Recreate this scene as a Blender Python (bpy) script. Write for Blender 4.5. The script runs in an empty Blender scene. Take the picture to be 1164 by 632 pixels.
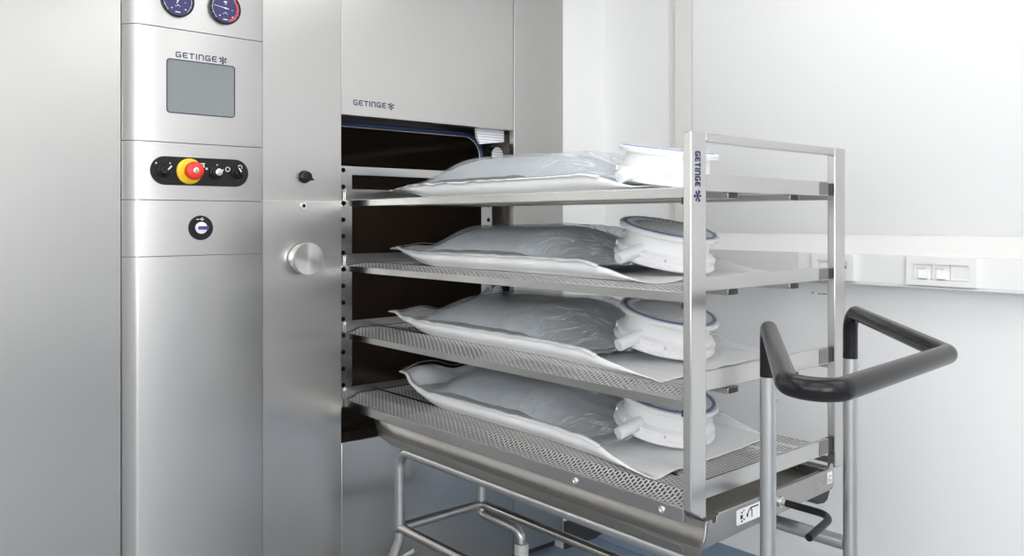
import bpy, bmesh, math, random
from mathutils import Vector, Matrix, noise
random.seed(7)
H = 1.39                      # eye height; all z below are written relative to the eye
scene = bpy.context.scene
col = scene.collection
PI = math.pi

# ------------------------------------------------------------------ materials
def new_mat(name):
    m = bpy.data.materials.new(name); m.use_nodes = True
    nt = m.node_tree; b = nt.nodes['Principled BSDF']
    return m, nt, b

def plain(name, c, rough=0.5, metal=0.0, coat=0.0, bump=0.0, bscale=60, ior=None, spec=None, vary=0.0):
    m, nt, b = new_mat(name)
    b.inputs['Base Color'].default_value = (*c, 1)
    b.inputs['Roughness'].default_value = rough
    b.inputs['Metallic'].default_value = metal
    b.inputs['Coat Weight'].default_value = coat
    if spec is not None: b.inputs['Specular IOR Level'].default_value = spec
    tc = nt.nodes.new('ShaderNodeTexCoord')
    if vary or bump:
        n = nt.nodes.new('ShaderNodeTexNoise'); n.inputs['Scale'].default_value = bscale; n.inputs['Detail'].default_value = 3
        nt.links.new(tc.outputs['Object'], n.inputs['Vector'])
        if vary:
            mx = nt.nodes.new('ShaderNodeMixRGB'); mx.blend_type = 'MIX'
            mx.inputs['Color1'].default_value = (*[x*(1-vary) for x in c], 1)
            mx.inputs['Color2'].default_value = (*[min(1, x*(1+vary)) for x in c], 1)
            nt.links.new(n.outputs['Fac'], mx.inputs['Fac']); nt.links.new(mx.outputs['Color'], b.inputs['Base Color'])
        if bump:
            bp = nt.nodes.new('ShaderNodeBump'); bp.inputs['Strength'].default_value = bump; bp.inputs['Distance'].default_value = 0.004
            nt.links.new(n.outputs['Fac'], bp.inputs['Height']); nt.links.new(bp.outputs['Normal'], b.inputs['Normal'])
    return m

def brushed(name, c, rough=0.28, stretch=(2, 300, 300), dr=0.08, bump=0.03, aniso=0.0):
    """brushed stainless steel: streaky noise in the roughness and a faint grain"""
    m, nt, b = new_mat(name)
    b.inputs['Base Color'].default_value = (*c, 1); b.inputs['Metallic'].default_value = 1
    b.inputs['Anisotropic'].default_value = aniso
    tc = nt.nodes.new('ShaderNodeTexCoord'); mp = nt.nodes.new('ShaderNodeMapping')
    mp.inputs['Scale'].default_value = stretch
    nt.links.new(tc.outputs['Object'], mp.inputs['Vector'])
    n = nt.nodes.new('ShaderNodeTexNoise'); n.inputs['Scale'].default_value = 1.0; n.inputs['Detail'].default_value = 4
    nt.links.new(mp.outputs['Vector'], n.inputs['Vector'])
    mr = nt.nodes.new('ShaderNodeMapRange')
    mr.inputs['To Min'].default_value = rough-dr; mr.inputs['To Max'].default_value = rough+dr
    nt.links.new(n.outputs['Fac'], mr.inputs['Value']); nt.links.new(mr.outputs['Result'], b.inputs['Roughness'])
    if bump:
        bp = nt.nodes.new('ShaderNodeBump'); bp.inputs['Strength'].default_value = bump; bp.inputs['Distance'].default_value = 0.001
        nt.links.new(n.outputs['Fac'], bp.inputs['Height']); nt.links.new(bp.outputs['Normal'], b.inputs['Normal'])
    return m

def mathn(nt, op, a, b=None):
    n = nt.nodes.new('ShaderNodeMath'); n.operation = op
    for i, v in enumerate((a, b)):
        if v is None: continue
        if isinstance(v, (int, float)): n.inputs[i].default_value = v
        else: nt.links.new(v, n.inputs[i])
    return n.outputs[0]

def perforated(name, c, rough, px_, py_, lx, wy):
    """sheet steel with staggered slots (real openings: light and sight pass through)"""
    m, nt, b = new_mat(name)
    b.inputs['Base Color'].default_value = (*c, 1); b.inputs['Metallic'].default_value = .7; b.inputs['Roughness'].default_value = rough
    tc = nt.nodes.new('ShaderNodeTexCoord'); sp = nt.nodes.new('ShaderNodeSeparateXYZ')
    nt.links.new(tc.outputs['Object'], sp.inputs[0])
    u = mathn(nt, 'DIVIDE', sp.outputs['Y'], py_)
    colm = mathn(nt, 'FLOOR', u)
    fu = mathn(nt, 'ABSOLUTE', mathn(nt, 'SUBTRACT', mathn(nt, 'FRACT', u), 0.5))
    half = mathn(nt, 'MULTIPLY', mathn(nt, 'FLOORED_MODULO', colm, 2.0), 0.5)
    v = mathn(nt, 'ADD', mathn(nt, 'DIVIDE', sp.outputs['X'], px_), half)
    fv = mathn(nt, 'ABSOLUTE', mathn(nt, 'SUBTRACT', mathn(nt, 'FRACT', v), 0.5))
    a = mathn(nt, 'LESS_THAN', fu, wy/py_/2); d = mathn(nt, 'LESS_THAN', fv, lx/px_/2)
    hole = mathn(nt, 'MULTIPLY', a, d)
    nt.links.new(mathn(nt, 'SUBTRACT', 1.0, hole), b.inputs['Alpha'])
    return m

def film_mat(name, tint, frac, rough, crease=False, c=(.74, .77, .79)):
    """thin clear plastic film: mostly see-through with a glossy sheen"""
    m, nt, b = new_mat(name)
    out = nt.nodes['Material Output']
    tr = nt.nodes.new('ShaderNodeBsdfTransparent'); tr.inputs['Color'].default_value = (*tint, 1)
    b.inputs['Base Color'].default_value = (*c, 1); b.inputs['Roughness'].default_value = rough
    b.inputs['Specular IOR Level'].default_value = 0.8
    tc = nt.nodes.new('ShaderNodeTexCoord'); mp = nt.nodes.new('ShaderNodeMapping'); mp.inputs['Scale'].default_value = (22, 9, 22)
    n = nt.nodes.new('ShaderNodeTexNoise'); n.inputs['Scale'].default_value = 1; n.inputs['Detail'].default_value = 3
    nt.links.new(tc.outputs['Object'], mp.inputs[0]); nt.links.new(mp.outputs[0], n.inputs['Vector'])
    bp = nt.nodes.new('ShaderNodeBump'); bp.inputs['Strength'].default_value = .5; bp.inputs['Distance'].default_value = .01
    nt.links.new(n.outputs['Fac'], bp.inputs['Height']); nt.links.new(bp.outputs['Normal'], b.inputs['Normal'])
    lw = nt.nodes.new('ShaderNodeLayerWeight'); lw.inputs['Blend'].default_value = .25
    nt.links.new(bp.outputs['Normal'], lw.inputs['Normal'])
    f = mathn(nt, 'ADD', mathn(nt, 'MULTIPLY', lw.outputs['Facing'], .38), frac)
    if crease:
        sp = nt.nodes.new('ShaderNodeSeparateXYZ'); nt.links.new(tc.outputs['Object'], sp.inputs[0])
        yq = mathn(nt, 'ADD', sp.outputs['Y'], .36)
        ang = mathn(nt, 'ARCTAN2', sp.outputs['X'], yq)
        rad = mathn(nt, 'SQRT', mathn(nt, 'ADD', mathn(nt, 'MULTIPLY', sp.outputs['X'], sp.outputs['X']), mathn(nt, 'MULTIPLY', yq, yq)))
        cb = nt.nodes.new('ShaderNodeCombineXYZ')
        nt.links.new(mathn(nt, 'MULTIPLY', ang, 11.0), cb.inputs[0]); nt.links.new(mathn(nt, 'MULTIPLY', rad, 6.0), cb.inputs[1]); nt.links.new(mathn(nt, 'MULTIPLY', sp.outputs['Z'], 8.0), cb.inputs[2])
        oi = nt.nodes.new('ShaderNodeObjectInfo')
        n2 = nt.nodes.new('ShaderNodeTexNoise'); n2.noise_dimensions = '4D'; n2.inputs['Scale'].default_value = 1.0; n2.inputs['Detail'].default_value = 2.5; n2.inputs['Distortion'].default_value = .6
        nt.links.new(cb.outputs[0], n2.inputs['Vector']); nt.links.new(mathn(nt, 'MULTIPLY', oi.outputs['Random'], 37.0), n2.inputs['W'])
        rg = mathn(nt, 'ABSOLUTE', mathn(nt, 'SUBTRACT', n2.outputs['Fac'], .5))
        m1 = nt.nodes.new('ShaderNodeMapRange'); m1.inputs['From Min'].default_value = .0; m1.inputs['From Max'].default_value = .032; m1.inputs['To Min'].default_value = 1; m1.inputs['To Max'].default_value = 0
        m1.interpolation_type = 'SMOOTHSTEP'; nt.links.new(rg, m1.inputs['Value'])
        m2 = nt.nodes.new('ShaderNodeMapRange'); m2.inputs['From Min'].default_value = .16; m2.inputs['From Max'].default_value = .42; m2.inputs['To Min'].default_value = .50; m2.inputs['To Max'].default_value = 0
        nt.links.new(rad, m2.inputs['Value'])
        f = mathn(nt, 'ADD', f, mathn(nt, 'MULTIPLY', m1.outputs[0], m2.outputs[0]))
    f.node.use_clamp = True
    mx = nt.nodes.new('ShaderNodeMixShader')
    nt.links.new(f, mx.inputs[0]); nt.links.new(tr.outputs[0], mx.inputs[1]); nt.links.new(b.outputs[0], mx.inputs[2])
    nt.links.new(mx.outputs[0], out.inputs['Surface'])
    return m

def emit(name, c, s):
    m, nt, b = new_mat(name)
    b.inputs['Base Color'].default_value = (.9, .9, .9, 1)
    b.inputs['Emission Color'].default_value = (*c, 1); b.inputs['Emission Strength'].default_value = s
    return m

M = dict(
    panel=brushed('satin_steel_cladding', (.50, .495, .485), .28, (3, 3, 1), .01, 0),
    console=brushed('console_steel', (.54, .537, .53), .34, (3, 3, 1), .01, 0),
    door=brushed('door_steel', (.55, .543, .532), .33, (3, 3, 1), .01, 0),
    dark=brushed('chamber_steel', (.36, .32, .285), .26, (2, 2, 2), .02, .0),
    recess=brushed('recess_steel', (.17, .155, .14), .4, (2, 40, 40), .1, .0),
    rack=brushed('rack_steel', (.55, .546, .538), .23, (6, 6, 3), .02, 0),
    shelf=brushed('shelf_steel', (.43, .425, .415), .25, (6, 3, 6), .02, 0),
    perf=perforated('perforated_steel', (.86, .85, .835), .5, .0135, .0110, .0092, .0056),
    trolley=brushed('trolley_steel', (.38, .37, .355), .27, (6, 2, 6), .02, 0),
    tube=brushed('tube_steel', (.48, .482, .485), .36, (3, 3, 3), .02, .0),
    knob=brushed('turned_steel', (.72, .72, .71), .25, (60, 60, 60), .06, .03),
    gap=plain('shadow_gap', (.03, .03, .03), .8),
    pan=plain('stained_pan_steel', (.42, .40, .36), .45, metal=.6, vary=.2, bscale=9),
    base=plain('grey_baseboard', (.20, .20, .205), .5, vary=.03),
    tab=brushed('dark_tab_steel', (.24, .235, .23), .3, (3, 3, 3), .02, 0),
    seam=plain('grey_seam', (.22, .22, .22), .6),
    black=plain('black_plastic', (.010, .010, .012), .35, spec=.3),
    grip=plain('black_grip', (.006, .006, .007), .23, spec=.30),
    rubber=plain('black_rubber', (.03, .03, .032), .6),
    seal=plain('blue_seal', (.035, .06, .16), .4),
    wall=plain('white_wall', (.87, .872, .87), .55, bump=.03, bscale=250),
    wall3=plain('grey_side_wall', (.50, .50, .49), .6, bump=.03, bscale=250),
    wall2=plain('white_wall_panel', (.85, .853, .85), .55, spec=.25, bump=.01, bscale=200),
    ceil=plain('ceiling_white', (.85, .85, .84), .7, vary=.02),
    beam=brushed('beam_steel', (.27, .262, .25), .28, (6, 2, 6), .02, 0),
    beige=plain('trim_off_white', (.76, .755, .72), .5, vary=.01),
    trunk=plain('trunk_white', (.70, .70, .69), .4, vary=.01),
    pvc=plain('white_pvc', (.80, .80, .80), .35, vary=.01),
    floor=plain('blue_vinyl_floor', (.23, .31, .41), .4, vary=.12, bscale=220),
    floor2=plain('grey_vinyl_floor', (.36, .385, .41), .35, vary=.08, bscale=220),
    cove=plain('blue_vinyl_cove', (.23, .31, .41), .4, vary=.12, bscale=220),
    plinth=plain('dark_plinth', (.05, .05, .052), .5),
    paper=plain('white_tyvek', (.84, .845, .85), .6, bump=.25, bscale=30),
    content=plain('grey_wrapped_goods', (.39, .42, .445), .55, bump=.5, bscale=26, vary=.1),
    plastic=plain('white_polymer', (.88, .88, .89), .32),
    pframe=plain('milky_polymer', (.80, .82, .84), .3),
    blue=plain('blue_ring', (.06, .10, .36), .35),
    lidgrey=plain('grey_crinkled_lid', (.93, .93, .93), .4, bump=.3, bscale=60, vary=.12),
    film=film_mat('clear_film', (.94, .95, .96), .10, .14, True),
    lidfilm=film_mat('clear_lid_film', (.97, .975, .98), .06, .12, False, (.93, .94, .95)),
    navy=plain('navy_print', (.008, .018, .075), .5),
    dial=plain('navy_dial', (.025, .022, .12), .3),
    white=plain('white_print', (.85, .85, .85), .5),
    red=plain('red_arc', (.62, .08, .10), .5),
    stopred=plain('red_mushroom', (.80, .035, .02), .3),
    yellow=plain('yellow_collar', (.86, .58, .01), .35),
    screen=plain('touch_screen', (.215, .235, .235), .12, spec=.7),
    violet=plain('violet_plug', (.07, .045, .22), .4),
    grey=plain('grey_print', (.25, .25, .26), .5),
    cast=plain('grey_castor', (.55, .56, .55), .4),
    label=plain('white_label', (.80, .80, .81), .4),
    lamp=emit('lamp_diffuser', (1, .982, .97), 2.8),
    front_fill=emit('added_front_light', (1, .985, .985), 6.5),
    day=emit('window_daylight', (.985, .995, 1), 2.9),
)
def striped(name):
    m, nt, b = new_mat(name)
    b.inputs['Roughness'].default_value = .35
    tc = nt.nodes.new('ShaderNodeTexCoord'); sp = nt.nodes.new('ShaderNodeSeparateXYZ')
    nt.links.new(tc.outputs['Object'], sp.inputs[0])
    f = mathn(nt, 'LESS_THAN', mathn(nt, 'FRACT', mathn(nt, 'DIVIDE', sp.outputs['Z'], .0105)), .22)
    mx = nt.nodes.new('ShaderNodeMixRGB'); mx.inputs['Color1'].default_value = (.9, .92, .96, 1); mx.inputs['Color2'].default_value = (.42, .44, .48, 1)
    nt.links.new(f, mx.inputs['Fac']); nt.links.new(mx.outputs[0], b.inputs['Base Color'])
    return m
M['stripe'] = striped('white_striped')

def turned(name):
    m, nt, b = new_mat(name)
    b.inputs['Base Color'].default_value = (.66, .655, .645, 1); b.inputs['Metallic'].default_value = 1; b.inputs['Roughness'].default_value = .3
    b.inputs['Anisotropic'].default_value = .9
    t = nt.nodes.new('ShaderNodeTangent'); t.direction_type = 'RADIAL'; t.axis = 'Y'
    nt.links.new(t.outputs[0], b.inputs['Tangent'])
    return m
M['turned'] = turned('turned_knob_face')
# ------------------------------------------------------------------ mesh helpers
def fillet(pts, r, n=8, closed=False):
    pts = [Vector(p) for p in pts]; out = []
    N = len(pts)
    for i, p in enumerate(pts):
        if not closed and i in (0, N-1): out.append(p); continue
        a = pts[i-1]-p; b = pts[(i+1) % N]-p
        la, lb = a.length, b.length; a.normalize(); b.normalize()
        ang = a.angle(b)
        if ang > PI-.02: out.append(p); continue
        rr = r[i] if isinstance(r, (list, tuple)) else r
        t = min(rr/math.tan(ang/2), la*.49, lb*.49); R_ = t*math.tan(ang/2)
        bis = (a+b).normalized(); c = p+bis*(R_/math.sin(ang/2))
        s = p+a*t-c; e = p+b*t-c; tot = s.angle(e)
        for k in range(n+1):
            f = k/n
            q = (s*math.sin((1-f)*tot)+e*math.sin(f*tot))/math.sin(tot)
            out.append(c+q)
    return out

class MB:
    def __init__(s): s.v = []; s.f = []; s.m = []
    def add(s, vs, fs, mi=0):
        o = len(s.v); s.v += [tuple(v) for v in vs]
        for f in fs: s.f.append([o+i for i in f]); s.m.append(mi)
        return s
    def box(s, x0, x1, y0, y1, z0, z1, mi=0):
        v = [(x, y, z) for x in (x0, x1) for y in (y0, y1) for z in (z0, z1)]
        return s.add(v, [(0,1,3,2),(4,6,7,5),(0,4,5,1),(2,3,7,6),(0,2,6,4),(1,5,7,3)], mi)
    def prism(s, prof, fn, a, b, mi=0):
        """closed profile (list of 2D) swept from a to b; fn(p, t) -> xyz"""
        n = len(prof); v = [fn(p, a) for p in prof]+[fn(p, b) for p in prof]
        f = [(i, (i+1) % n, n+(i+1) % n, n+i) for i in range(n)]+[tuple(range(n))[::-1], tuple(range(n, 2*n))]
        return s.add(v, f, mi)
    def tube(s, path, r, seg=16, mi=0, closed=False, cap=True, flat=None):
        path = [Vector(p) for p in path]; n = len(path)
        rr = r if isinstance(r, (list, tuple)) else [r]*n
        T = []
        for i in range(n):
            a = path[i-1] if (i or closed) else path[i]
            b = path[(i+1) % n] if (i < n-1 or closed) else path[i]
            T.append((b-a).normalized())
        up = Vector((0, 0, 1)) if abs(T[0].z) < .9 else Vector((1, 0, 0))
        N = (up-T[0]*up.dot(T[0])).normalized(); v = []
        for i in range(n):
            N = (N-T[i]*N.dot(T[i])).normalized(); B = T[i].cross(N)
            for k in range(seg):
                a = 2*PI*k/seg
                v.append(path[i]+(N*math.cos(a)+B*math.sin(a))*rr[i])
        f = []
        for i in range(n if closed else n-1):
            j = (i+1) % n
            for k in range(seg):
                l = (k+1) % seg
                f.append((i*seg+k, i*seg+l, j*seg+l, j*seg+k))
        if cap and not closed:
            f.append(tuple(range(seg))[::-1]); f.append(tuple(range((n-1)*seg, n*seg)))
        return s.add(v, f, mi)
    def lathe(s, prof, mat4, seg=32, mi=0, mis=None):
        """prof: list of (r, h) around local z of mat4"""
        v = []; f = []; idx = []
        for r, h in prof:
            if r < 1e-6: idx.append([len(v)]); v.append(mat4 @ Vector((0, 0, h)))
            else:
                idx.append(list(range(len(v), len(v)+seg)))
                for k in range(seg):
                    a = 2*PI*k/seg; v.append(mat4 @ Vector((r*math.cos(a), r*math.sin(a), h)))
        o = len(s.v); s.v += [tuple(q) for q in v]
        for i in range(len(prof)-1):
            A, B = idx[i], idx[i+1]; mm = mis[i] if mis else mi
            for k in range(seg):
                l = (k+1) % seg
                if len(A) == 1 and len(B) == 1: continue
                if len(A) == 1: q = (A[0], B[k], B[l])
                elif len(B) == 1: q = (A[k], A[l], B[0])
                else: q = (A[k], A[l], B[l], B[k])
                s.f.append([o+t for t in q]); s.m.append(mm)
        return s
    def grid(s, fn, nu, nv, mi=0):
        v = [fn(i/nu, j/nv) for i in range(nu+1) for j in range(nv+1)]
        f = [(i*(nv+1)+j, (i+1)*(nv+1)+j, (i+1)*(nv+1)+j+1, i*(nv+1)+j+1) for i in range(nu) for j in range(nv)]
        return s.add(v, f, mi)
    def build(s, name, mats, parent=None, smooth=35, bevel=0, solid=0, loc=None, sub=0, bseg=2):
        mats = mats if isinstance(mats, (list, tuple)) else [mats]
        root = parent
        while root is not None and root.parent is not None: root = root.parent
        o0 = Vector(root.location) if root is not None else Vector(loc or (0, 0, 0))
        me = bpy.data.meshes.new(name)
        me.from_pydata([(x-o0.x, y-o0.y, z+H-o0.z) for x, y, z in s.v], [], s.f)
        for m in mats: me.materials.append(m)
        me.polygons.foreach_set('material_index', s.m)
        bm = bmesh.new(); bm.from_mesh(me)
        bmesh.ops.remove_doubles(bm, verts=bm.verts, dist=1e-6)
        bmesh.ops.recalc_face_normals(bm, faces=bm.faces); bm.to_mesh(me); bm.free()
        if smooth:
            me.shade_smooth(); me.set_sharp_from_angle(angle=math.radians(smooth))
        o = bpy.data.objects.new(name, me); col.objects.link(o)
        if parent is None: o.location = o0
        else: o.parent = parent
        if solid:
            md = o.modifiers.new('thick', 'SOLIDIFY'); md.thickness = solid; md.offset = 0
        if sub:
            md = o.modifiers.new('sub', 'SUBSURF'); md.levels = sub; md.render_levels = sub
        if bevel:
            md = o.modifiers.new('bevel', 'BEVEL'); md.width = bevel; md.segments = bseg; md.limit_method = 'ANGLE'; md.angle_limit = math.radians(40)
            md.harden_normals = False
        return o

def thing(name, label, cat, loc, group=None):
    o = bpy.data.objects.new(name, None); col.objects.link(o); o.location = loc
    o.empty_display_size = .1
    tag(o, label, cat, group); return o
def tag(o, label, cat=None, group=None):
    o['label'] = label
    if cat: o['category'] = cat
    if group: o['group'] = group
    return o
def struct(o): o['kind'] = 'structure'; return o

def XZ(y): return lambda p, t: (p[0], t, p[1])
def rounded_rect(x0, x1, z0, z1, r, n=8):
    out = []
    for cx, cz, a0 in ((x1-r, z1-r, 0), (x0+r, z1-r, 90), (x0+r, z0+r, 180), (x1-r, z0+r, 270)):
        for k in range(n+1):
            a = math.radians(a0+90*k/n); out.append((cx+r*math.cos(a), cz+r*math.sin(a)))
    return out
def plateY(mb, prof, y0, y1, mi=0): return mb.prism(prof, lambda p, t: (p[0], t, p[1]), y0, y1, mi)
FACE_Y = Matrix(((1, 0, 0, 0), (0, 0, -1, 0), (0, 1, 0, 0), (0, 0, 0, 1)))   # local z -> -Y (towards the room)
def faceY(x, y, z): return Matrix.Translation((x, y, z)) @ Matrix(((1, 0, 0, 0), (0, 0, -1, 0), (0, 1, 0, 0), (0, 0, 0, 1)))

# brand lettering as drawn strokes
GLYPH = {
 'G': (1.0, [[(.95,.91),(.22,.91),(.09,.78),(.09,.22),(.22,.09),(.91,.09),(.91,.47),(.5,.47)]]),
 'E': (.92, [[(.92,.91),(.22,.91),(.09,.78),(.09,.22),(.22,.09),(.92,.09)], [(.09,.5),(.82,.5)]]),
 'T': (.95, [[(0,.91),(.95,.91)], [(.475,.91),(.475,0)]]),
 'I': (.22, [[(.11,0),(.11,1)]]),
 'n': (.98, [[(.09,0),(.09,.91),(.76,.91),(.89,.78),(.89,0)]]),
}
def stroke(mb, pts, w, place, mi=0):
    pts = [Vector(p) for p in pts]
    for a, b in zip(pts, pts[1:]):
        d = (b-a).normalized(); n = Vector((-d.y, d.x))*w/2; e = d*w*.12
        q = [a-n-e, b-n+e, b+n+e, a+n-e]
        v = [place(p, 0) for p in q]+[place(p, 1) for p in q]
        mb.add(v, [(0,1,2,3),(7,6,5,4),(0,4,5,1),(1,5,6,2),(2,6,7,3),(3,7,4,0)], mi)
def brand(mb, length, height, place):
    """GETInGE and its star; place((u,v), side) with u along the line and v up, in metres"""
    gap = .30; tot = sum(GLYPH[c][0] for c in 'GETInGE')+gap*6
    sx = length/tot; x = 0
    for c in 'GETInGE':
        w, st = GLYPH[c]
        for s in st:
            stroke(mb, [((x+p[0])*sx, p[1]*height) for p in s], height*.19, place)
        x += w+gap
    cx, cz, R = length+height*1.15, height*.5, height*.72
    for a, L, wd in ((92, .85, .30), (28, 1, .42), (-32, .95, .30), (-90, 1, .42), (-148, .9, .30), (152, 1, .42)):
        a = math.radians(a); d = Vector((math.cos(a), math.sin(a))); n = Vector((-d.y, d.x)); c = Vector((cx, cz))
        q = [c+d*R*.06-n*R*.04, c+d*R*L-n*R*wd*.72, c+d*R*L+n*R*wd*.72, c+d*R*.06+n*R*.04]
        v = [place(p, 0) for p in q]+[place(p, 1) for p in q]
        mb.add(v, [(0,1,2,3),(7,6,5,4),(0,4,5,1),(1,5,6,2),(2,6,7,3),(3,7,4,0)])
    return mb

# ------------------------------------------------------------------ the room
XL, XR, YF, YB, ZF, ZC = -2.6, 2.72, -2.6, 2.5, -1.39, 1.36
struct(MB().box(XL-.1, 2.29, YF-.1, YB+.1, ZF-.1, ZF).box(2.29, XR+.1, YF-.1, YB+.1, ZF-.1, ZF, 1).build('floor', [M['floor2'], M['floor']], loc=(0, 0, 0)))
struct(MB().box(XL-.1, XR+.1, YF-.1, YB+2.2, ZC, ZC+.1).build('ceiling', M['ceil'], loc=(0, 0, H+ZC)))
wb = MB().box(2.4645, XR+.1, YB, YB+.1, ZF, ZC).box(XL-.1, -.6, YB, YB+.1, ZF, ZC).box(-.6, 2.4645, YB, YB+.1, 1.05, ZC)
struct(wb.build('wall_back', M['wall'], loc=(2.6, YB, 0)))
struct(MB().box(XR, XR+.1, YF, YB, ZF, ZC).build('wall_right', M['wall'], loc=(XR, 0, 0)))
struct(MB().box(XL-.1, XL, YF, -2.05, ZF, ZC).box(XL-.1, XL, 1.0, YB, ZF, ZC).box(XL-.1, XL, -2.05, 1.0, ZF, -.25).box(XL-.1, XL, -2.05, 1.0, 1.15, ZC).build('wall_left', M['wall3'], loc=(XL, 0, 0)))
struct(MB().box(XL, -2.25, YF-.1, YF, ZF, ZC).box(-.15, XR, YF-.1, YF, ZF, ZC).box(-2.25, -.15, YF-.1, YF, ZF, -.35).box(-2.25, -.15, YF-.1, YF, 1.15, ZC).build('wall_front', M['wall'], loc=(0, YF, 0)))
w2 = struct(MB().box(-2.2, -.2, YF-.02, YF-.015, -.3, 1.1).build('added_light_window', M['front_fill'], loc=(0, YF, 0)))  # glowing window added behind the camera to light the rack from the front
wf = MB()
for a, b, c_, d_ in ((-2.25, -.15, -.35, -.3), (-2.25, -.15, 1.1, 1.15), (-2.25, -2.2, -.3, 1.1), (-.2, -.15, -.3, 1.1), (-1.23, -1.17, -.3, 1.1)):
    wf.box(a, b, YF-.03, YF+.02, c_, d_)
wf.build('window_frame', M['pvc'], w2)
struct(MB().box(XL+.002, XR-.07, YF+.0005, YF+.014, ZF+.001, -1.16).build('baseboard_front', M['base'], loc=(0, YF, 0)))
# upper panelling of the right wall, standing proud with a chamfered lower edge
pp = [(2.69, ZC), (2.69, 0), (2.7195, -.046), (2.73, -.046), (2.73, ZC)]
struct(MB().prism(pp, lambda p, t: (p[0], t, p[1]), YF+.002, 2.000).build('trim_1', M['wall2'], loc=(2.69, 0, H)))
# vertical trim beside the panelling
vt = [(2.7205, 2.133), (2.7205, 2.004), (2.692, 2.004), (2.692, 2.088), (2.706, 2.092), (2.706, 2.102), (2.710, 2.104), (2.710, 2.112), (2.714, 2.114), (2.714, 2.133)]
struct(MB().prism(vt, lambda p, t: (p[0], p[1], t), ZF+.14, ZC-.001).build('trim_2', M['beige'], loc=(2.7, 2.07, 0), smooth=0))
# coved vinyl base on the right wall, dark skirting on the back wall
cv = [(2.7195, -1.25), (2.7145, -1.25), (2.7145, -1.345), (2.707, -1.366), (2.69, -1.3795), (2.66, -1.3855), (2.66, -1.3895), (2.7195, -1.3895)]
struct(MB().prism(cv, lambda p, t: (p[0], t, p[1]), YF+.002, YB-.012).build('baseboard_right', M['cove'], loc=(2.7, 0, 0)))
struct(MB().box(2.4665, 2.70, 2.489, 2.4995, ZF+.001, -1.275).build('baseboard_back', M['plinth'], loc=(2.6, 2.49, 0)))
wn = MB().box(XL-.02, XL-.015, -2.0, .95, -.2, 1.1)
wo = struct(wn.build('window_1', M['day'], loc=(XL, 0, 0)))
wf = MB()
for a, b, c_, d_ in ((-2.05, 1.0, -.25, -.2), (-2.05, 1.0, 1.1, 1.15), (-2.05, -2.0, -.2, 1.1), (.95, 1.0, -.2, 1.1), (-1.0, -.95, -.2, 1.1), (.06, .11, -.2, 1.1)):
    wf.box(XL-.03, XL+.02, a, b, c_, d_)
wf.build('window_frame', M['pvc'], wo)
# ceiling lamps (out of frame, the light of the room)
k = 0
for (cx, cy) in ((-1.5, 1.4), (.1, 1.4), (1.7, 1.2), (-1.5, -.2), (.1, -.2), (1.7, -.4), (-1.5, -1.8), (.1, -1.8), (1.7, -1.9)):
    t = thing('ceiling_light', 'square white ceiling light panel set into the ceiling', 'ceiling light', (cx, cy, H+ZC-.03), 'ceiling light panels')
    fr = MB(); a_, b_ = .55, .53
    for x0, x1, y0, y1 in ((cx-a_, cx+a_, cy-a_, cy-b_), (cx-a_, cx+a_, cy+b_, cy+a_), (cx-a_, cx-b_, cy-b_, cy+b_), (cx+b_, cx+a_, cy-b_, cy+b_)):
        fr.box(x0, x1, y0, y1, ZC-.03, ZC-.0005)
    fr.build('frame', M['pvc'], t); MB().box(cx-b_, cx+b_, cy-b_, cy+b_, ZC-.02, ZC-.001).build('diffuser', M['lamp'], t)

# ------------------------------------------------------------------ wall trunking and its boxes
tk = [(2.7195, -.047), (2.655, -.1035), (2.65, -.109), (2.65, -.202), (2.644, -.2035), (2.644, -.2085), (2.7195, -.2085)]
t = thing('cable_trunking', 'long white cable trunking running along the side wall', 'cable trunking', (2.68, .2, H-.2085))
MB().prism(tk, lambda p, q: (p[0], q, p[1]), YF+.01, 1.998).build('channel', M['trunk'], t)
MB().box(2.648, 2.6505, YF+.01, 1.52, -.2, -.112).build('cover', M['pvc'], t, bevel=.0008)

def socket_box(y0, y1, label, mods, name='wall_socket'):
    t = thing(name, label, 'wall socket', (2.645, (y0+y1)/2, H-.2))
    zt, zb = -.1115, -.1985
    fr = MB(); yi0, yi1 = y0+.020, y1-.020; zi0, zi1 = -.181, -.1335
    fr.box(2.632, 2.6478, y0, yi0, zb, zt).box(2.632, 2.6478, yi1, y1, zb, zt).box(2.632, 2.6478, yi0, yi1, zb, zi0).box(2.632, 2.6478, yi0, yi1, zi1, zt)
    fr.build('frame', M['pvc'], t)
    mods(t, yi0, yi1, zi0, zi1)
    return t
def text_mesh(name, body, size, place, mat, parent):
    cu = bpy.data.curves.new(name, 'FONT'); cu.body = body; cu.size = size; cu.extrude = 0; cu.resolution_u = 2
    ob = bpy.data.objects.new(name, cu); col.objects.link(ob)
    bpy.context.view_layer.update()
    me = ob.evaluated_get(bpy.context.evaluated_depsgraph_get()).to_mesh()
    mb = MB(); mb.add([place(v.co.x, v.co.y) for v in me.vertices], [tuple(p.vertices) for p in me.polygons])
    ob.to_mesh_clear(); bpy.data.objects.remove(ob)
    return mb.build(name, mat, parent, smooth=0)
def mods_a(t, y0, y1, z0, z1):
    w = (y1-y0)/3
    for i in range(3):
        b, a = y1-i*w, y1-(i+1)*w
        pl = MB().box(2.6375, 2.6478, a+.0008, b-.0008, z0+.0008, z1-.0008)
        pl.build('module' if i < 2 else 'blank_cover', M['pvc'], t, bevel=.0008)
        if i < 2:
            MB().prism([(2.6372, z0+.028), (2.634, z0+.026), (2.628, z0+.004), (2.6372, z0+.002)], lambda p, q: (p[0], q, p[1]), a+.012, b-.016).build('flap', M['pvc'], t, bevel=.0008)
            text_mesh('lettering', 'AUU-DEF', .0072, lambda x, y, b=b: (2.6372, b-.008-x*.98, z0+.0315+y), M['grey'], t)
socket_box(.9397, 1.1418, 'white double network outlet plate with two lettered modules on the trunking', mods_a)
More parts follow.
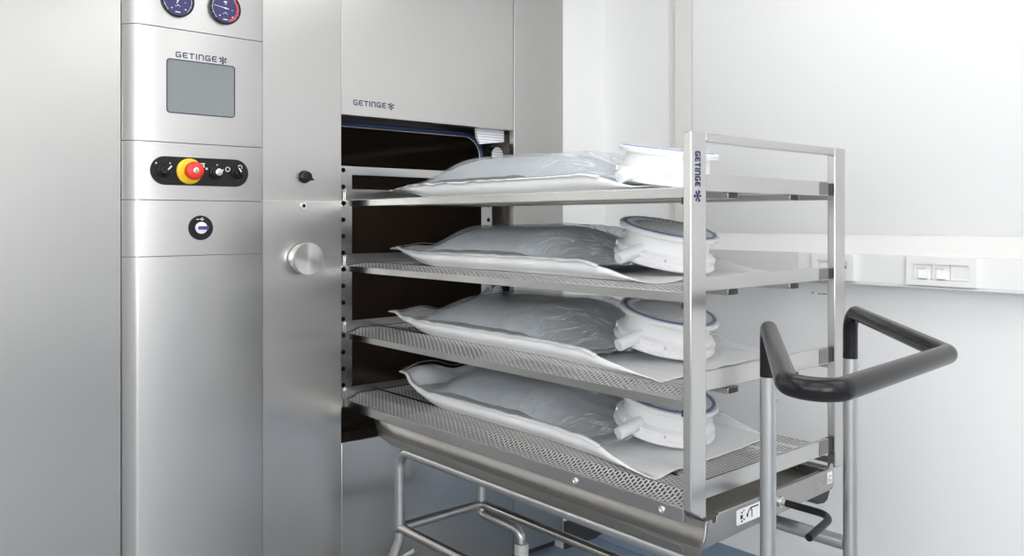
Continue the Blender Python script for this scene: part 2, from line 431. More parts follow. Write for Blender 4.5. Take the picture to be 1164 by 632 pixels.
def mods_b(t, y0, y1, z0, z1):
    MB().box(2.6375, 2.6478, y0+.0008, y1-.0008, z0+.0008, z1-.0008).build('module', M['pvc'], t, bevel=.0008)
    c = Matrix.Translation((2.6374, y1-.028, (z0+z1)/2-.002)) @ Matrix.Rotation(-PI/2, 4, 'Y')
    MB().lathe([(.021, -.002), (.021, .001), (.0195, .002), (.018, .001), (.018, -.008), (0, -.008)], c, 28).build('socket_ring', M['trunk'], t)
    MB().lathe([(.003, 0), (.003, .0012), (0, .0012)], c @ Matrix.Translation((0, .007, -.0075)), 10).lathe([(.003, 0), (.003, .0012), (0, .0012)], c @ Matrix.Translation((0, -.007, -.0075)), 10).build('contact_hole', M['black'], t)
    MB().box(2.634, 2.6376, y0+.008, y0+.018, z0+.022, z0+.032).build('indicator', M['black'], t, bevel=.0008)
socket_box(1.3129, 1.4625, 'white power socket plate on the trunking, half hidden behind the rack post', mods_b)
mk = MB().box(2.7185, 2.7198, 1.5015, 1.5075, -.2565, -.250)
mk.box(2.7185, 2.7198, 1.453, 1.470, -.2575, -.2535).box(2.7185, 2.7198, 1.474, 1.483, -.2575, -.2535)
tag(mk.build('wall_marking', M['grey'], loc=(2.7185, 1.48, H-.2575)), 'tiny grey printed mark on the wall just under the trunking', 'marking')

# ------------------------------------------------------------------ the steriliser
ST = thing('sterilizer', 'large stainless steel steriliser built into the wall with open lifting door', 'sterilizer', (1.0, 2.5, 0))
YS = 2.5
ZT = 1.05
MB().box(-.6, .7057, YS, YS+.03, -1.343, ZT).build('side_panel', M['panel'], ST, bevel=.0015)
MB().box(1.1145, 1.4086, YS, YS+.03, -1.343, ZT).build('front_panel', M['panel'], ST, bevel=.0015)
MB().box(2.1885, 2.4640, YS, YS+.03, -1.343, ZT).build('right_panel', M['door'], ST, bevel=.0015)
MB().box(1.4098, 2.1872, YS+.002, YS+.04, .3625, ZT).build('sliding_door', M['door'], ST, bevel=.0015)
lp = MB().box(1.4098, 2.1872, YS+.001, YS+.02, -1.343, -.7565)
lp.box(1.4098, 2.1872, YS+.02, YS+.12, -.764, -.7565).build('lower_panel', M['panel'], ST, bevel=.0025)
MB().box(-.6, 2.4640, YS+.05, YS+.07, -1.388, -1.343).build('plinth', M['plinth'], ST)
# casing behind the panels
cs = MB().box(-.6, 2.47, 4.5, 4.52, -1.388, ZT).box(-.62, -.6, YS+.03, 4.5, -1.388, ZT).box(2.47, 2.49, YS+.03, 4.5, -1.388, ZT)
cs.box(-.6, 2.47, YS+.03, 4.5, ZT-.01, ZT).box(-.6, 2.47, YS+.07, 4.5, -1.388, -1.38)
cs.build('casing', M['gap'], ST)
# console: five cover panels over a body
def con_prof(y=0):
    L = [(.7065, YS-.0005), (.7065, YS-.005), (.7080, YS-.0085), (.732, YS-.0345), (.736, YS-.0375), (.7417, YS-.040), (1.106, YS-.040), (1.1115, YS-.037), (1.1138, YS-.030), (1.1138, YS-.0005)]
    return L
zs = [ZT, .5589, .2276, .0598, -.1026, -1.343]
for a, b in zip(zs, zs[1:]):
    MB().prism(con_prof(), lambda p, q: (p[0], p[1], q), b+.0006, a-.0006).build('console_cover', M['console'], ST, smooth=50, bevel=.0008)
MB().box(.728, 1.106, YS-.030, YS-.001, -1.34, ZT-.005).build('console_body', M['seam'], ST)
YC_ = YS-.040
# screen
sc = MB(); rr = rounded_rect(.8194, 1.018, .3160, .4692, .008)
plateY(sc, rr, YC_-.0012, YC_+.001)
s_o = sc.build('touch_screen', M['screen'], ST)
bz = MB()
o_ = rounded_rect(.8172, 1.0202, .3138, .4714, .010); i_ = rounded_rect(.8194, 1.018, .3160, .4692, .008)
n = len(o_)
v = [(p[0], YC_-.003, p[1]) for p in o_]+[(p[0], YC_-.003, p[1]) for p in i_]+[(p[0], YC_+.0005, p[1]) for p in o_]+[(p[0], YC_+.0005, p[1]) for p in i_]
f = []
for q in range(n):
    w = (q+1) % n
    f += [(q, w, n+w, n+q), (q, 2*n+q, 2*n+w, w), (n+q, n+w, 3*n+w, 3*n+q)]
bz.add(v, f); bz.build('screen_bezel', M['navy'], s_o)
# lettering on the console and on the door
brand(MB(), .121, .0165, lambda p, s_: (.8435+p[0], YC_-.0008*s_+.0002, .4772+p[1])).build('lettering', M['navy'], ST, smooth=0)
brand(MB(), .131, .0185, lambda p, s_: (1.4562+p[0], YS+.0022-.0008*s_, .3985+p[1])).build('lettering', M['navy'], ST, smooth=0)
# gauges
def gauge(x, z, needle, arc):
    c = faceY(x, YC_, z)
    g = MB().lathe([(.0480, 0), (.0480, .010), (.0465, .012), (.0440, .012), (.0440, .0085)], c, 40).build('pressure_gauge', M['black'], ST)
    MB().lathe([(.0445, .008), (.0445, .0086), (0, .0086)], c, 40).build('dial', M['dial'], g)
    mk = MB()
    def bar(a, r0, r1, w, h, mi=0):
        d = Vector((math.cos(a), math.sin(a), 0)); nn = Vector((-d.y, d.x, 0))*w/2
        q = [d*r0-nn, d*r1-nn, d*r1+nn, d*r0+nn]
        mk.add([c @ (p+Vector((0, 0, h))) for p in q], [(0, 1, 2, 3)], mi)
    for q in range(13):
        a = math.radians(225-q*22.5); bar(a, .0385, .0425, .0012, .0089)
    for q in range(60):                                            # fine scale ring
        a = math.radians(225-q*4.5); bar(a, .0392, .0400, .0033, .0088)
    if arc:
        for q in range(28):
            a = math.radians(42-q*4.2); bar(a, .0345, .0415, .0031, .0090, 1)
    for (dx, dz, w, h_) in ((0, .019, .010, .004), (.001, .013, .006, .002), (0, -.014, .006, .0022), (-.006, -.017, .0022, .0022), (.006, -.017, .0022, .0022), (-.017, -.024, .004, .003), (.022, -.024, .004, .003), (0, -.034, .014, .0026), (.021, -.004, .004, .0014)):
        q = [Vector((dx-w/2, dz-h_/2, .0091)), Vector((dx+w/2, dz-h_/2, .0091)), Vector((dx+w/2, dz+h_/2, .0091)), Vector((dx-w/2, dz+h_/2, .0091))]
        mk.add([c @ p for p in q], [(0, 1, 2, 3)])
    mk.build('dial_markings', [M['white'], M['red']], g, smooth=0)
    nd = MB(); d = Vector((math.cos(needle), math.sin(needle), 0)); nn = Vector((-d.y, d.x, 0))
    q = [d*-.010-nn*.0012, d*.036-nn*.0004, d*.036+nn*.0004, d*-.010+nn*.0012]
    nd.add([c @ (p+Vector((0, 0, .0100))) for p in q]+[c @ (p+Vector((0, 0, .0107))) for p in q], [(3,2,1,0),(4,5,6,7),(0,1,5,4),(1,2,6,5),(2,3,7,6),(3,0,4,7)])
    nd.lathe([(.0025, .009), (.0025, .011), (0, .0112)], c, 14)
    nd.build('needle', M['white'], g)
gauge(.8469, .6413, math.radians(70), False)
gauge(.9878, .6419, math.radians(172), True)
# switch plate
zc = .1453
sp_ = plateY(MB(), rounded_rect(.7715, 1.0625, zc-.0415, zc+.0415, .0413, 12), YC_-.002, YC_+.001).build('switch_plate', M['black'], ST, bevel=.0006)
def selector(x, z, ang, r, mark, parent, metal=False):
    c = faceY(x, YC_-.002, z)
    b = MB().lathe([(r*1.05, 0), (r*1.05, .006), (r*.82, .009), (r*.8, .020), (r*.7, .023), (0, .023)], c, 26)
    d = Vector((math.cos(ang), math.sin(ang), 0)); nn = Vector((-d.y, d.x, 0))
    q = [d*-r*.75-nn*r*.26, d*r*.95-nn*r*.2, d*r*.95+nn*r*.2, d*-r*.75+nn*r*.26]
    b.add([c @ (p+Vector((0, 0, .0225))) for p in q]+[c @ (p+Vector((0, 0, .034))) for p in q], [(3,2,1,0),(4,5,6,7),(0,1,5,4),(1,2,6,5),(2,3,7,6),(3,0,4,7)])
    q = [d*r*.1-nn*r*.1, d*r*.92-nn*r*.1, d*r*.92+nn*r*.1, d*r*.1+nn*r*.1]
    if mark: b.add([c @ (p+Vector((0, 0, .0345))) for p in q], [(0, 1, 2, 3)], 1)
    return b.build('selector_switch', [M['black'], M['white']], parent, bevel=.0008)
selector(.8090, .1447, math.radians(48), .0185, True, sp_)
selector(1.0270, .1465, math.radians(125), .0165, True, sp_)
c = faceY(.9600, YC_-.002, .1450)
MB().lathe([(.0185, 0), (.0185, .008), (.0150, .010), (.0150, .020), (.011, .021), (.011, .026), (0, .026)], c, 26).build('key_switch', M['black'], sp_)
kk = MB().lathe([(.0105, .0255), (.0105, .030), (.007, .031), (0, .031)], c, 20)
d = Vector((math.cos(.6), math.sin(.6), 0)); nn = Vector((-d.y, d.x, 0)); q = [d*-.004-nn*.002, d*.013-nn*.002, d*.013+nn*.002, d*-.004+nn*.002]
kk.add([c @ (p+Vector((0, 0, .030))) for p in q]+[c @ (p+Vector((0, 0, .034))) for p in q], [(3,2,1,0),(4,5,6,7),(0,1,5,4),(1,2,6,5),(2,3,7,6),(3,0,4,7)])
kk.build('key_barrel', M['knob'], sp_)
c = faceY(.8818, YC_-.002, .1455)
MB().lathe([(.0375, 0), (.0375, .005), (.034, .008), (.024, .010), (.019, .010), (.019, .022), (.017, .030), (0, .030)], c, 36).build('emergency_stop_collar', M['yellow'], sp_)
MB().lathe([(.015, .028), (.0255, .034), (.0270, .040), (.0258, .050), (.022, .055), (.010, .0565), (0, .0568)], c, 36).build('emergency_stop_button', M['stopred'], sp_, smooth=60)
lk = MB().lathe([(.0085, .055), (.0085, .0585), (.0065, .0595), (0, .0595)], c, 20)
lk.add([c @ Vector(p) for p in ((-.0012, -.004, .0600), (.0012, -.004, .0600), (.0012, .004, .0600), (-.0012, .004, .0600))], [(0, 1, 2, 3)], 1)
lk.build('stop_lock', [M['knob'], M['black']], sp_)
def pmark(x, z, w, h_): MB().box(x-w/2, x+w/2, YC_-.0026, YC_-.0018, z-h_/2, z+h_/2).build('marking', M['white'], sp_, smooth=0)
def pring(x, z, r, w):
    n = 20; pm = MB()
    for q in range(n):
        a, b = 2*PI*q/n, 2*PI*(q+1)/n
        pm.add([(x+rr*math.cos(t_), YC_-.0026, z+rr*math.sin(t_)) for rr, t_ in ((r, a), (r+w, a), (r+w, b), (r, b))], [(0, 1, 2, 3)])
    pm.build('marking', M['white'], sp_, smooth=0)
pmark(.788, .166, .004, .005); pmark(.827, .167, .003, .004)
pmark(.922, .170, .013, .003); pmark(.924, .165, .004, .010); pmark(.922, .160, .012, .003); pmark(.933, .155, .006, .006)
pmark(.965, .168, .0035, .0035); pring(.9975, .156, .0055, .002); pring(1.036, .164, .005, .002)
# data port
c = faceY(.916, YC_, -.0209)
ub = MB().lathe([(.0365, -.001), (.0365, .0025), (.0355, .0035), (0, .0035)], c, 36).build('data_port', M['black'], ST)
MB().lathe([(.0175, .003), (.0175, .009), (.0155, .0105), (0, .0105)], c, 28).build('port_cap', M['pframe'], ub)
q = [(-.011, -.005), (.020, -.005), (.020, .005), (-.011, .005)]
MB().add([c @ Vector((a, b, .0100)) for a, b in q]+[c @ Vector((a, b, .016)) for a, b in q], [(3,2,1,0),(4,5,6,7),(0,1,5,4),(1,2,6,5),(2,3,7,6),(3,0,4,7)]).build('plug_grip', M['violet'], ub, bevel=.001)
um = MB()
for x0, x1, z0, z1 in ((-.013, .009, .0245, .0258), (-.013, -.009, .0235, .027), (-.002, .004, .027, .0285), (.001, .006, .0215, .023), (.003, .006, .028, .0305)):
    um.add([c @ Vector(p) for p in ((x0, z0, .0038), (x1, z0, .0038), (x1, z1, .0038), (x0, z1, .0038))], [(0, 1, 2, 3)])
um.build('port_symbol', M['white'], ub, smooth=0)
# fittings of the front panel
c = faceY(1.2560+.0085, YS, -.1235)
bk = MB().lathe([(.046, 0), (.046, .012), (.050, .013), (.050, .030)], c, 44)
bk = bk.build('release_knob', M['knob'], ST)
MB().lathe([(.0460, .030), (.0460, .0345)], c, 44).build('knob_groove', M['gap'], bk)
MB().lathe([(.046, .0345), (.0515, .0345), (.0525, .038), (.0525, .046), (.0515, .0475), (0, .0475)], c, 64).build('knob_face', M['turned'], bk)
c = faceY(1.272, YS, .1447)
sk = MB().lathe([(.021, 0), (.021, .004), (.0175, .008), (.0165, .024), (.013, .028), (0, .029)], c, 28)
d = Vector((math.cos(-.45), math.sin(-.45), 0)); nn = Vector((-d.y, d.x, 0)); q = [d*-.008-nn*.007, d*.024-nn*.002, d*.024+nn*.002, d*-.008+nn*.007]
sk.add([c @ (p+Vector((0, 0, .006))) for p in q]+[c @ (p+Vector((0, 0, .027))) for p in q], [(3,2,1,0),(4,5,6,7),(0,1,5,4),(1,2,6,5),(2,3,7,6),(3,0,4,7)])
sk.build('valve_knob', M['black'], ST, bevel=.001)
c = faceY(1.2688, YS, .0492)
MB().lathe([(.0125, 0), (.0125, .003), (.0110, .0045), (.0065, .0045), (.0065, .002), (0, .002)], c, 24, mis=[0, 0, 0, 1, 1]).build('key_lock', [M['knob'], M['black']], ST)
MB().box(1.1145, 1.4086, YS-.0006, YS+.001, .0630, .0644).build('panel_seam', M['knob'], ST)
# chamber mouth and interior
YM = 2.68
def loop(x0, x1, z0, z1, r): return rounded_rect(x0, x1, z0, z1, r, 10)
cx0, cx1, cz0, cz1 = 1.385, 2.157, -.80, .348
def tunnel(L0, L1, y0, y1, mb, mi=0):
    n = len(L0); v = [(p[0], y0, p[1]) for p in L0]+[(p[0], y1, p[1]) for p in L1]
    return mb.add(v, [(i, (i+1) % n, n+(i+1) % n, n+i) for i in range(n)], mi)
A0 = loop(cx0, cx1, cz0, cz1, .085)
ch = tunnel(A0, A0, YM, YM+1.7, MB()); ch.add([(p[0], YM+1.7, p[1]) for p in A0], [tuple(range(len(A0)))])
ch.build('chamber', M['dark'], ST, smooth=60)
# rim plate with rounded opening
B0 = loop(cx0-.06, cx1+.012, cz0-.03, cz1+.10, .02)
rp = MB(); n = len(A0)
rp.add([(p[0], YM, p[1]) for p in A0]+[(p[0], YM, p[1]) for p in B0], [(i, (i+1) % n, n+(i+1) % n, n+i) for i in range(n)])
tunnel(B0, B0, YM, YM+.03, rp)
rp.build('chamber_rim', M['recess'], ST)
S0 = loop(cx0-.008, cx1+.006, cz0-.008, cz1+.008, .093)
MB().tube([(p[0], YM-.004, p[1]) for p in S0], .0085, 10, closed=True).build('door_seal', M['seal'], ST)
S1 = loop(cx0+.003, cx1-.005, cz0+.003, cz1-.003, .083)
MB().tube([(p[0], YM-.004, p[1]) for p in S1], .0030, 8, closed=True).build('seal_lip', M['knob'], ST)
# recess beside the mouth
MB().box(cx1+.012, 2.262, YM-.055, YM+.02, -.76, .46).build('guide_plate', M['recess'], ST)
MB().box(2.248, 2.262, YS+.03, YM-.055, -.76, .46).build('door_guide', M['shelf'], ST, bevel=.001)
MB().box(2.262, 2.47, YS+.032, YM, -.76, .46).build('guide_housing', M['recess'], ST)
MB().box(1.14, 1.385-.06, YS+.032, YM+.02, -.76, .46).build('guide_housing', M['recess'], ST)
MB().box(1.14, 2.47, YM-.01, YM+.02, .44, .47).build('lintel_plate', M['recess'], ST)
MB().box(1.14, 2.47, YS+.02, YM+.02, -.78, -.762).build('sill_plate', M['gap'], ST)
lv = [(2.030, .372), (2.173, .372), (2.173, .3185), (2.052, .3035), (2.036, .327)]
MB().prism(lv, lambda p, t_: (p[0], t_, p[1]), 2.5445, 2.557).build('ribbed_block', M['stripe'], ST)
for z in (.2715, -.294):
    MB().lathe([(.031, 0), (.031, .030), (.0295, .032)], faceY(2.180, YM-.055, z), 28).lathe([(.0298, .0315), (0, .0316)], faceY(2.180, YM-.055, z), 28, mi=1).build('guide_roller', [M['recess'], M['stripe']], ST)  # stripes on the round face are a reflection put into its colour

# ------------------------------------------------------------------ trolley
TR = thing('transfer_trolley', 'tubular steel transfer trolley with black push handle under the loading rack', 'trolley', (1.66, 1.5, 0))
XA, XB, YU, YR = 1.502, 1.848, .929, 2.284
ZTOP, ZLOW, rT = -.7495, -1.004, .0165
for X, side in ((XA, -1), (XB, 1)):
    MB().tube([(X, YU, -.318), (X, YU, -1.29)], rT*.97, 20).build('upright', M['tube'], TR)
    MB().tube(fillet([(X, YU+.012, ZTOP), (X, YR, ZTOP), (X, YR, ZLOW-.005)], .055), rT, 18).build('top_rail', M['tube'], TR)
    MB().tube([(X, YR, ZLOW), (X, YU+.012, ZLOW)], rT*.95, 18).build('lower_rail', M['trolley'], TR)
MB().tube([(XA+.01, YR, ZLOW), (XB-.01, YR, ZLOW)], rT*.95, 18).build('cross_rail', M['tube'], TR)
# rear legs with castors
# far leg: swept forward then down
MB().tube(fillet([(XB, YR, ZLOW-.008), (XB, YR, ZLOW-.034), (XB, 2.098, ZLOW-.038)], .03), rT, 18).build('rear_leg', M['tube'], TR)
MB().tube(fillet([(XB, 2.135, ZLOW-.036), (XB, 2.075, ZLOW-.042), (XB, 2.073, ZLOW-.12)], .028), rT*.92, 18).build('rear_leg', M['tube'], TR)
MB().tube(fillet([(XA, YR, ZLOW-.012), (XA, YR, ZLOW-.04), (XA-.035, YR+.03, ZLOW-.17), (XA-.04, YR+.03, ZLOW-.2)], .04), rT, 18).build('rear_leg', M['tube'], TR)
MB().tube([(XA+.02, YR-.06, ZLOW-.062), (XA-.02, YR-.005, ZLOW-.11)], .009, 12).build('brake_pedal', M['tube'], TR)
def castor(x, y, zt):
    MB().lathe([(0, 0), (.022, 0), (.024, -.004), (.024, -.05), (.02, -.053), (0, -.053)], Matrix.Translation((x, y, zt)), 24).build('castor_stem', M['cast'], TR)
    f = MB()
    for dx in (-.018, .014): f.box(x+dx, x+dx+.004, y-.03, y+.03, ZF+.05, zt-.05)
    f.box(x-.018, x+.018, y-.03, y+.03, zt-.056, zt-.05).build('castor_fork', M['cast'], TR, bevel=.002)
    MB().lathe([(0, -.013), (.04, -.013), (.05, -.009), (.05, .009), (.04, .013), (0, .013)], Matrix.Translation((x, y+.02, ZF+.051)) @ Matrix.Rotation(PI/2, 4, 'Y'), 28).build('castor_wheel', M['rubber'], TR)
castor(XB, 2.073, ZLOW-.079); castor(XA-.04, YR+.03, ZLOW-.19); castor(XA, YU, -1.25); castor(XB, YU, -1.25)
# push handle
hp = [(XA, YU, -.318), (XA, YU, -.216), (.925, .536, -.226), (1.480, .572, -.226), (XB, YU, -.208), (XB, YU, -.318)]
MB().tube(fillet(hp, [0, .038, .040, .030, .045, 0], 14), .0164, 24).build('push_handle', M['grip'], TR, smooth=60)
for X in (XA, XB):
    for dz in (0, .028): MB().lathe([(.0035, 0), (.0030, .0018), (0, .0022)], Matrix.Translation((X+.0105, YU-.0122, -.335-dz)) @ Matrix.Rotation(PI/2, 4, 'X') @ Matrix.Rotation(.7, 4, 'Y'), 10).build('rivet', M['knob'], TR)
# near drip beam
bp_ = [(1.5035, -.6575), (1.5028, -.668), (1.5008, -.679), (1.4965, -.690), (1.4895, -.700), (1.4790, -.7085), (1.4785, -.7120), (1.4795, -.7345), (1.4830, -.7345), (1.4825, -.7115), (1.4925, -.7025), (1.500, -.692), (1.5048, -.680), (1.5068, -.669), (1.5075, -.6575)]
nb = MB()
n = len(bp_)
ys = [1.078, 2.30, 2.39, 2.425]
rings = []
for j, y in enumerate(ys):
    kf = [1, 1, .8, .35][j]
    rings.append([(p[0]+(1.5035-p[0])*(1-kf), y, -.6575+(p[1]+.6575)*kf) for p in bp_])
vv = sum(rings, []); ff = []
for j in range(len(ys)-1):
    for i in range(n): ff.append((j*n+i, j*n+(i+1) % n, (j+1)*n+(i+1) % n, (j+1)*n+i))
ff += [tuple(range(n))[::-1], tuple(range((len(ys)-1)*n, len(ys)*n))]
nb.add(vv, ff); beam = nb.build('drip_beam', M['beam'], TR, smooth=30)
MB().box(1.4782, 1.4815, 1.125, 1.245, -.7315, -.7150).build('beam_plate', M['tab'], beam, bevel=.001)
# pan, far side beam, end plate
MB().box(1.5075, 2.045, 1.083, 2.40, -.676, -.673).build('drip_pan', M['pan'], TR)
fb = MB().box(2.045, 2.049, 1.083, 2.40, -.70, -.645).box(2.012, 2.049, 1.083, 2.40, -.645, -.642)
fb.build('far_beam', M['trolley'], TR, bevel=.001)
ep = [(1.502, -.655), (1.522, -.655), (1.524, -.665), (1.536, -.665), (1.540, -.650), (2.030, -.645), (2.040, -.634), (2.052, -.634), (2.056, -.665), (2.058, -.690), (2.048, -.700), (1.486, -.712), (1.494, -.69)]
e_o = plateY(MB(), ep, 1.0785, 1.0825).build('end_plate', M['trolley'], TR, bevel=.0008)
MB().box(1.545, 2.028, 1.079, 1.094, -.650, -.6465).build('end_plate_lip', M['rack'], e_o, bevel=.001)
lb = plateY(MB(), rounded_rect(1.613, 1.735, -.6915, -.6565, .005), 1.0772, 1.0784).build('warning_label', M['label'], e_o)
lm = MB()
for x, z, w, h_ in ((1.632, -.675, .009, .009), (1.633, -.665, .006, .003), (1.641, -.662, .004, .003), (1.633, -.685, .005, .004), (1.642, -.682, .004, .004), (1.655, -.676, .006, .007)):
    lm.box(x-w/2, x+w/2, 1.0766, 1.0774, z-h_/2, z+h_/2)
stroke(lm, [(1.655, -.676), (1.660, -.667), (1.668, -.6625), (1.674, -.668), (1.674, -.684)], .003, lambda p, s_: (p[0], 1.0774-.0008*s_, p[1]))
stroke(lm, [(1.668, -.6615), (1.70, -.662)], .003, lambda p, s_: (p[0], 1.0774-.0008*s_, p[1]))
lm.build('label_print', M['black'], lb, smooth=0)
lb = plateY(MB(), rounded_rect(2.022, 2.046, -.682, -.652, .002), 1.0772, 1.0784).build('warning_label', M['label'], e_o)
MB().box(2.027, 2.031, 1.0766, 1.0774, -.678, -.668).box(2.037, 2.041, 1.0766, 1.0774, -.678, -.672).box(2.030, 2.040, 1.0766, 1.0774, -.665, -.662).build('label_print', M['grey'], lb, smooth=0)
bu = [(1.93, -.697), (2.066, -.688), (2.064, -.705), (2.048, -.732), (2.03, -.737), (2.0, -.733)]
plateY(MB(), bu, 1.090, 1.15).build('bumper', M['rubber'], TR, bevel=.004)
# locking lever
MB().tube(fillet([(1.785, 1.088, -.672), (1.785, .938, -.672), (1.655, .925, -.684)], .040, 12), .0085, 16).build('locking_lever', M['grip'], TR, smooth=60)
MB().lathe([(.0125, 0), (.0125, .012), (.0095, .012), (.0095, .024), (0, .024)], faceY(1.785, 1.0785, -.672), 20).build('lever_bush', M['knob'], TR)

# ------------------------------------------------------------------ loading rack
RK = thing('loading_rack', 'tall open stainless steel loading rack with four perforated shelves', 'rack', (1.80, 1.8, H-.657))
Y0, Y1 = 1.089, 2.60
XN, XF = 1.460, 2.138
def frame(y0, y1, text):
    # posts 55 x 22, slim top rail; near post has a chamfered foot
    pa = [(XN, .193), (XN+.055, .193), (XN+.055, -.655), (XN+.045, -.657), (XN, -.628)]
    fr = plateY(MB(), pa, y0, y1)
    plateY(fr, [(XF-.055, .193), (XF, .193), (XF, -.655), (XF-.055, -.655)], y0, y1)
    fr.box(XN+.0545, XF-.0545, y0+.0005, y1-.0005, .173, .1928)
    return fr
ef = frame(Y0, Y0+.022, True).build('end_frame', M['rack'], RK, bevel=.0025)
brand(MB(), .0755, .0185, lambda p, s_: (1.4745+p[1], Y0-.0008*s_+.0002, .1505-p[0])).build('lettering', M['navy'], ef, smooth=0)
# rear frame with adjusting holes
rf = MB(); yr0, yr1 = 2.578, 2.600
rf.box(XN+.0345, XF-.0545, yr0+.0003, yr1-.0003, .163, .1927)
hz = [.178-.0581*i for i in range(14)]
for xa, xb, xh in ((XN-.02, XN+.035, 1.4605), (XF-.055, XF, XF-.018)):
    r = .0085; zlist = [q for q in hz if -.62 < q < .185]
    edges = [.193]+[(a+b)/2 for a, b in zip(zlist, zlist[1:])]+[-.655]
    for (zt, zb_), z0 in zip(zip(edges, edges[1:]), zlist):
        n = 16
        for yy, rev in ((yr0, 0), (yr1, 1)):
            ring = [(xh+r*math.cos(2*PI*q/n), yy, z0+r*math.sin(2*PI*q/n)) for q in range(n)]
            outer = []
            for q in range(n):
                a = 2*PI*q/n; ca, sa = math.cos(a), math.sin(a)
                tx = ((xb-xh) if ca > 0 else (xa-xh))/ca if abs(ca) > 1e-9 else 1e9
                tz = ((zt-z0) if sa > 0 else (zb_-z0))/sa if abs(sa) > 1e-9 else 1e9
                tt = min(tx, tz); outer.append((xh+tt*ca, yy, z0+tt*sa))
            rf.add(ring+outer, [(q, (q+1) % n, n+(q+1) % n, n+q) for q in range(n)])
            cr = [(xb, zt), (xa, zt), (xa, zb_), (xb, zb_)]          # corner fillers
            angs = [2*PI*q/n for q in range(n)]
            for (px_, pz_) in cr:
                a = math.atan2(pz_-z0, px_-xh) % (2*PI); q = int(a/(2*PI/n)) % n
                rf.add([outer[q], (px_, yy, pz_), outer[(q+1) % n]], [(0, 1, 2)])
        # bore
        v = [(xh+r*math.cos(2*PI*q/n), yy, z0+r*math.sin(2*PI*q/n)) for yy in (yr0, yr1) for q in range(n)]
        rf.add(v, [(q, (q+1) % n, n+(q+1) % n, n+q) for q in range(n)])
    for x in (xa, xb): rf.add([(x, yr0, .193), (x, yr1, .193), (x, yr1, -.655), (x, yr0, -.655)], [(0, 1, 2, 3)])
    for z in (.193, -.655): rf.add([(xa, yr0, z), (xb, yr0, z), (xb, yr1, z), (xa, yr1, z)], [(0, 1, 2, 3)])
rf.build('end_frame', M['rack'], RK, smooth=0)
SHELF = [.070, -.158, -.393, -.626]
FLS = [.004, .008, .015, .018]
LIPS = [(-.004, .033), (.003, .035), (.018, .060), (.013, .053)]
def shelf(zn, bottom=False, FL=.01, lips=(0, .04)):
    x0, x1, y0, y1 = XN+.002, 2.118, Y0+.012, yr0-.006
    zf = zn+FL; lip = .019 if not bottom else .034
    s = MB()
    # perforated floor: slopes to the near edge, flat beyond
    xs = [x0+.004, x0+.03, x0+.055, x0+.13] + ([x0+.145] if True else []) + [x1-.012]
    zsn = [zn, zn+.005, zf, zf, zf, zf]
    m_ = [1, 1, 1, 0, 1]
    for i in range(len(xs)-1):
        a, b, za, zb_ = xs[i], xs[i+1], zsn[i], zsn[i+1]
        s.add([(a, y0+.012, za), (b, y0+.012, zb_), (b, y1-.012, zb_), (a, y1-.012, za)], [(0, 1, 2, 3)], m_[i])
    # solid margins at both ends
    for ya, yb in ((y0, y0+.012), (y1-.012, y1)):
        for i in range(len(xs)-1):
            s.add([(xs[i], ya, zsn[i]), (xs[i+1], ya, zsn[i+1]), (xs[i+1], yb, zsn[i+1]), (xs[i], yb, zsn[i])], [(0, 1, 2, 3)])
    # near lip turned down (with return), far lip turned up
    if not bottom:
        s.box(x0, x0+.004, y0, y1, zn-lip, zn+.0005)
        s.box(x0+.004, x0+.016, y0, y1, zn-lip, zn-lip+.002)
    s.box(x1-.012, x1-.009, y0, y1, zf-.018, zf+.0005)
    # end lips turned up, corners rounded
    def endlip(ya, yb, h, lo):
        pr = [(x0+.003, zn+lo), (x0+.003, zn+h-.015)]
        for q in range(7):
            a = PI-PI/2*q/6; pr.append((x0+.018+.015*math.cos(a), zn+h-.015+.015*math.sin(a)))
        xe = x1 if ya > 2 else 2.058
        pr += [(xe, zn+h), (xe, zn+lo)]
        plateY(s, pr, ya, yb, 2)
    endlip(y0-.006, y0+.002, lips[1], lips[0]); endlip(y1-.002, y1+.004, .042, -.003)
    o = s.build('shelf', [M['shelf'], M['perf'], M['rack']], RK, smooth=25)
    if not bottom:
        for xa in (1.607, 1.872):
            c = MB().box(xa, xa+.043, y0-.004, y1-.01, zn+min(lips[0]-.015, FL-.017), zn+min(lips[0]-.001, FL-.003))
            c.build('stiffener', M['shelf'], o, bevel=.0008)
            MB().box(xa+.004, xa+.039, y0-.0046, y0-.0036, zn+min(lips[0]-.0142, FL-.0162), zn+min(lips[0]-.0018, FL-.0038)).build('end_shade_plate', M['gap'], o)  # dark plate painted in for the shade inside the channel end
        MB().box(x0+.0005, x0+.012, y0-.004, y0+.016, zn-.034, zn-lip).build('hook', M['rubber'], o)
    MB().box(2.012, 2.0565, y0-.0075, y0-.0058, zn+lips[0]+.002, zn+lips[1]-.002).build('corner_tab', M['tab'], o, bevel=.0006)
    MB().box(2.0585, 2.0835, y0-.004, y0+.012, zn+lips[0]+.002, zn+lips[1]-.004).build('dark_gap_block', M['rubber'], o)  # black block added to stand in for the dark gap beside the post
    return o
for i, z in enumerate(SHELF): shelf(z, i == 3, FLS[i], LIPS[i])
# bottom side rails
for xa in (XN, XF-.014):
    rb = MB().box(xa+.002, xa+.012, Y0+.0225, 2.572, -.6585, -.6262 if xa == XN else -.640).build('side_rail', M['shelf'], RK, bevel=.001)
    if xa == XN:
        for y in (1.170, 1.440):
            MB().lathe([(.0085, 0), (.0085, .002), (.007, .004), (.0045, .0042), (.0045, .002), (0, .002)], Matrix.Translation((xa+.002, y, -.643)) @ Matrix.Rotation(-PI/2, 4, 'Y'), 18).build('bolt', M['knob'], rb)

# ------------------------------------------------------------------ the four port bags
def sm(a, b, x):
    t = max(0, min(1, (x-a)/(b-a))); return t*t*(3-2*t)
def nz(x, y, z=0): return noise.noise(Vector((x, y, z)))

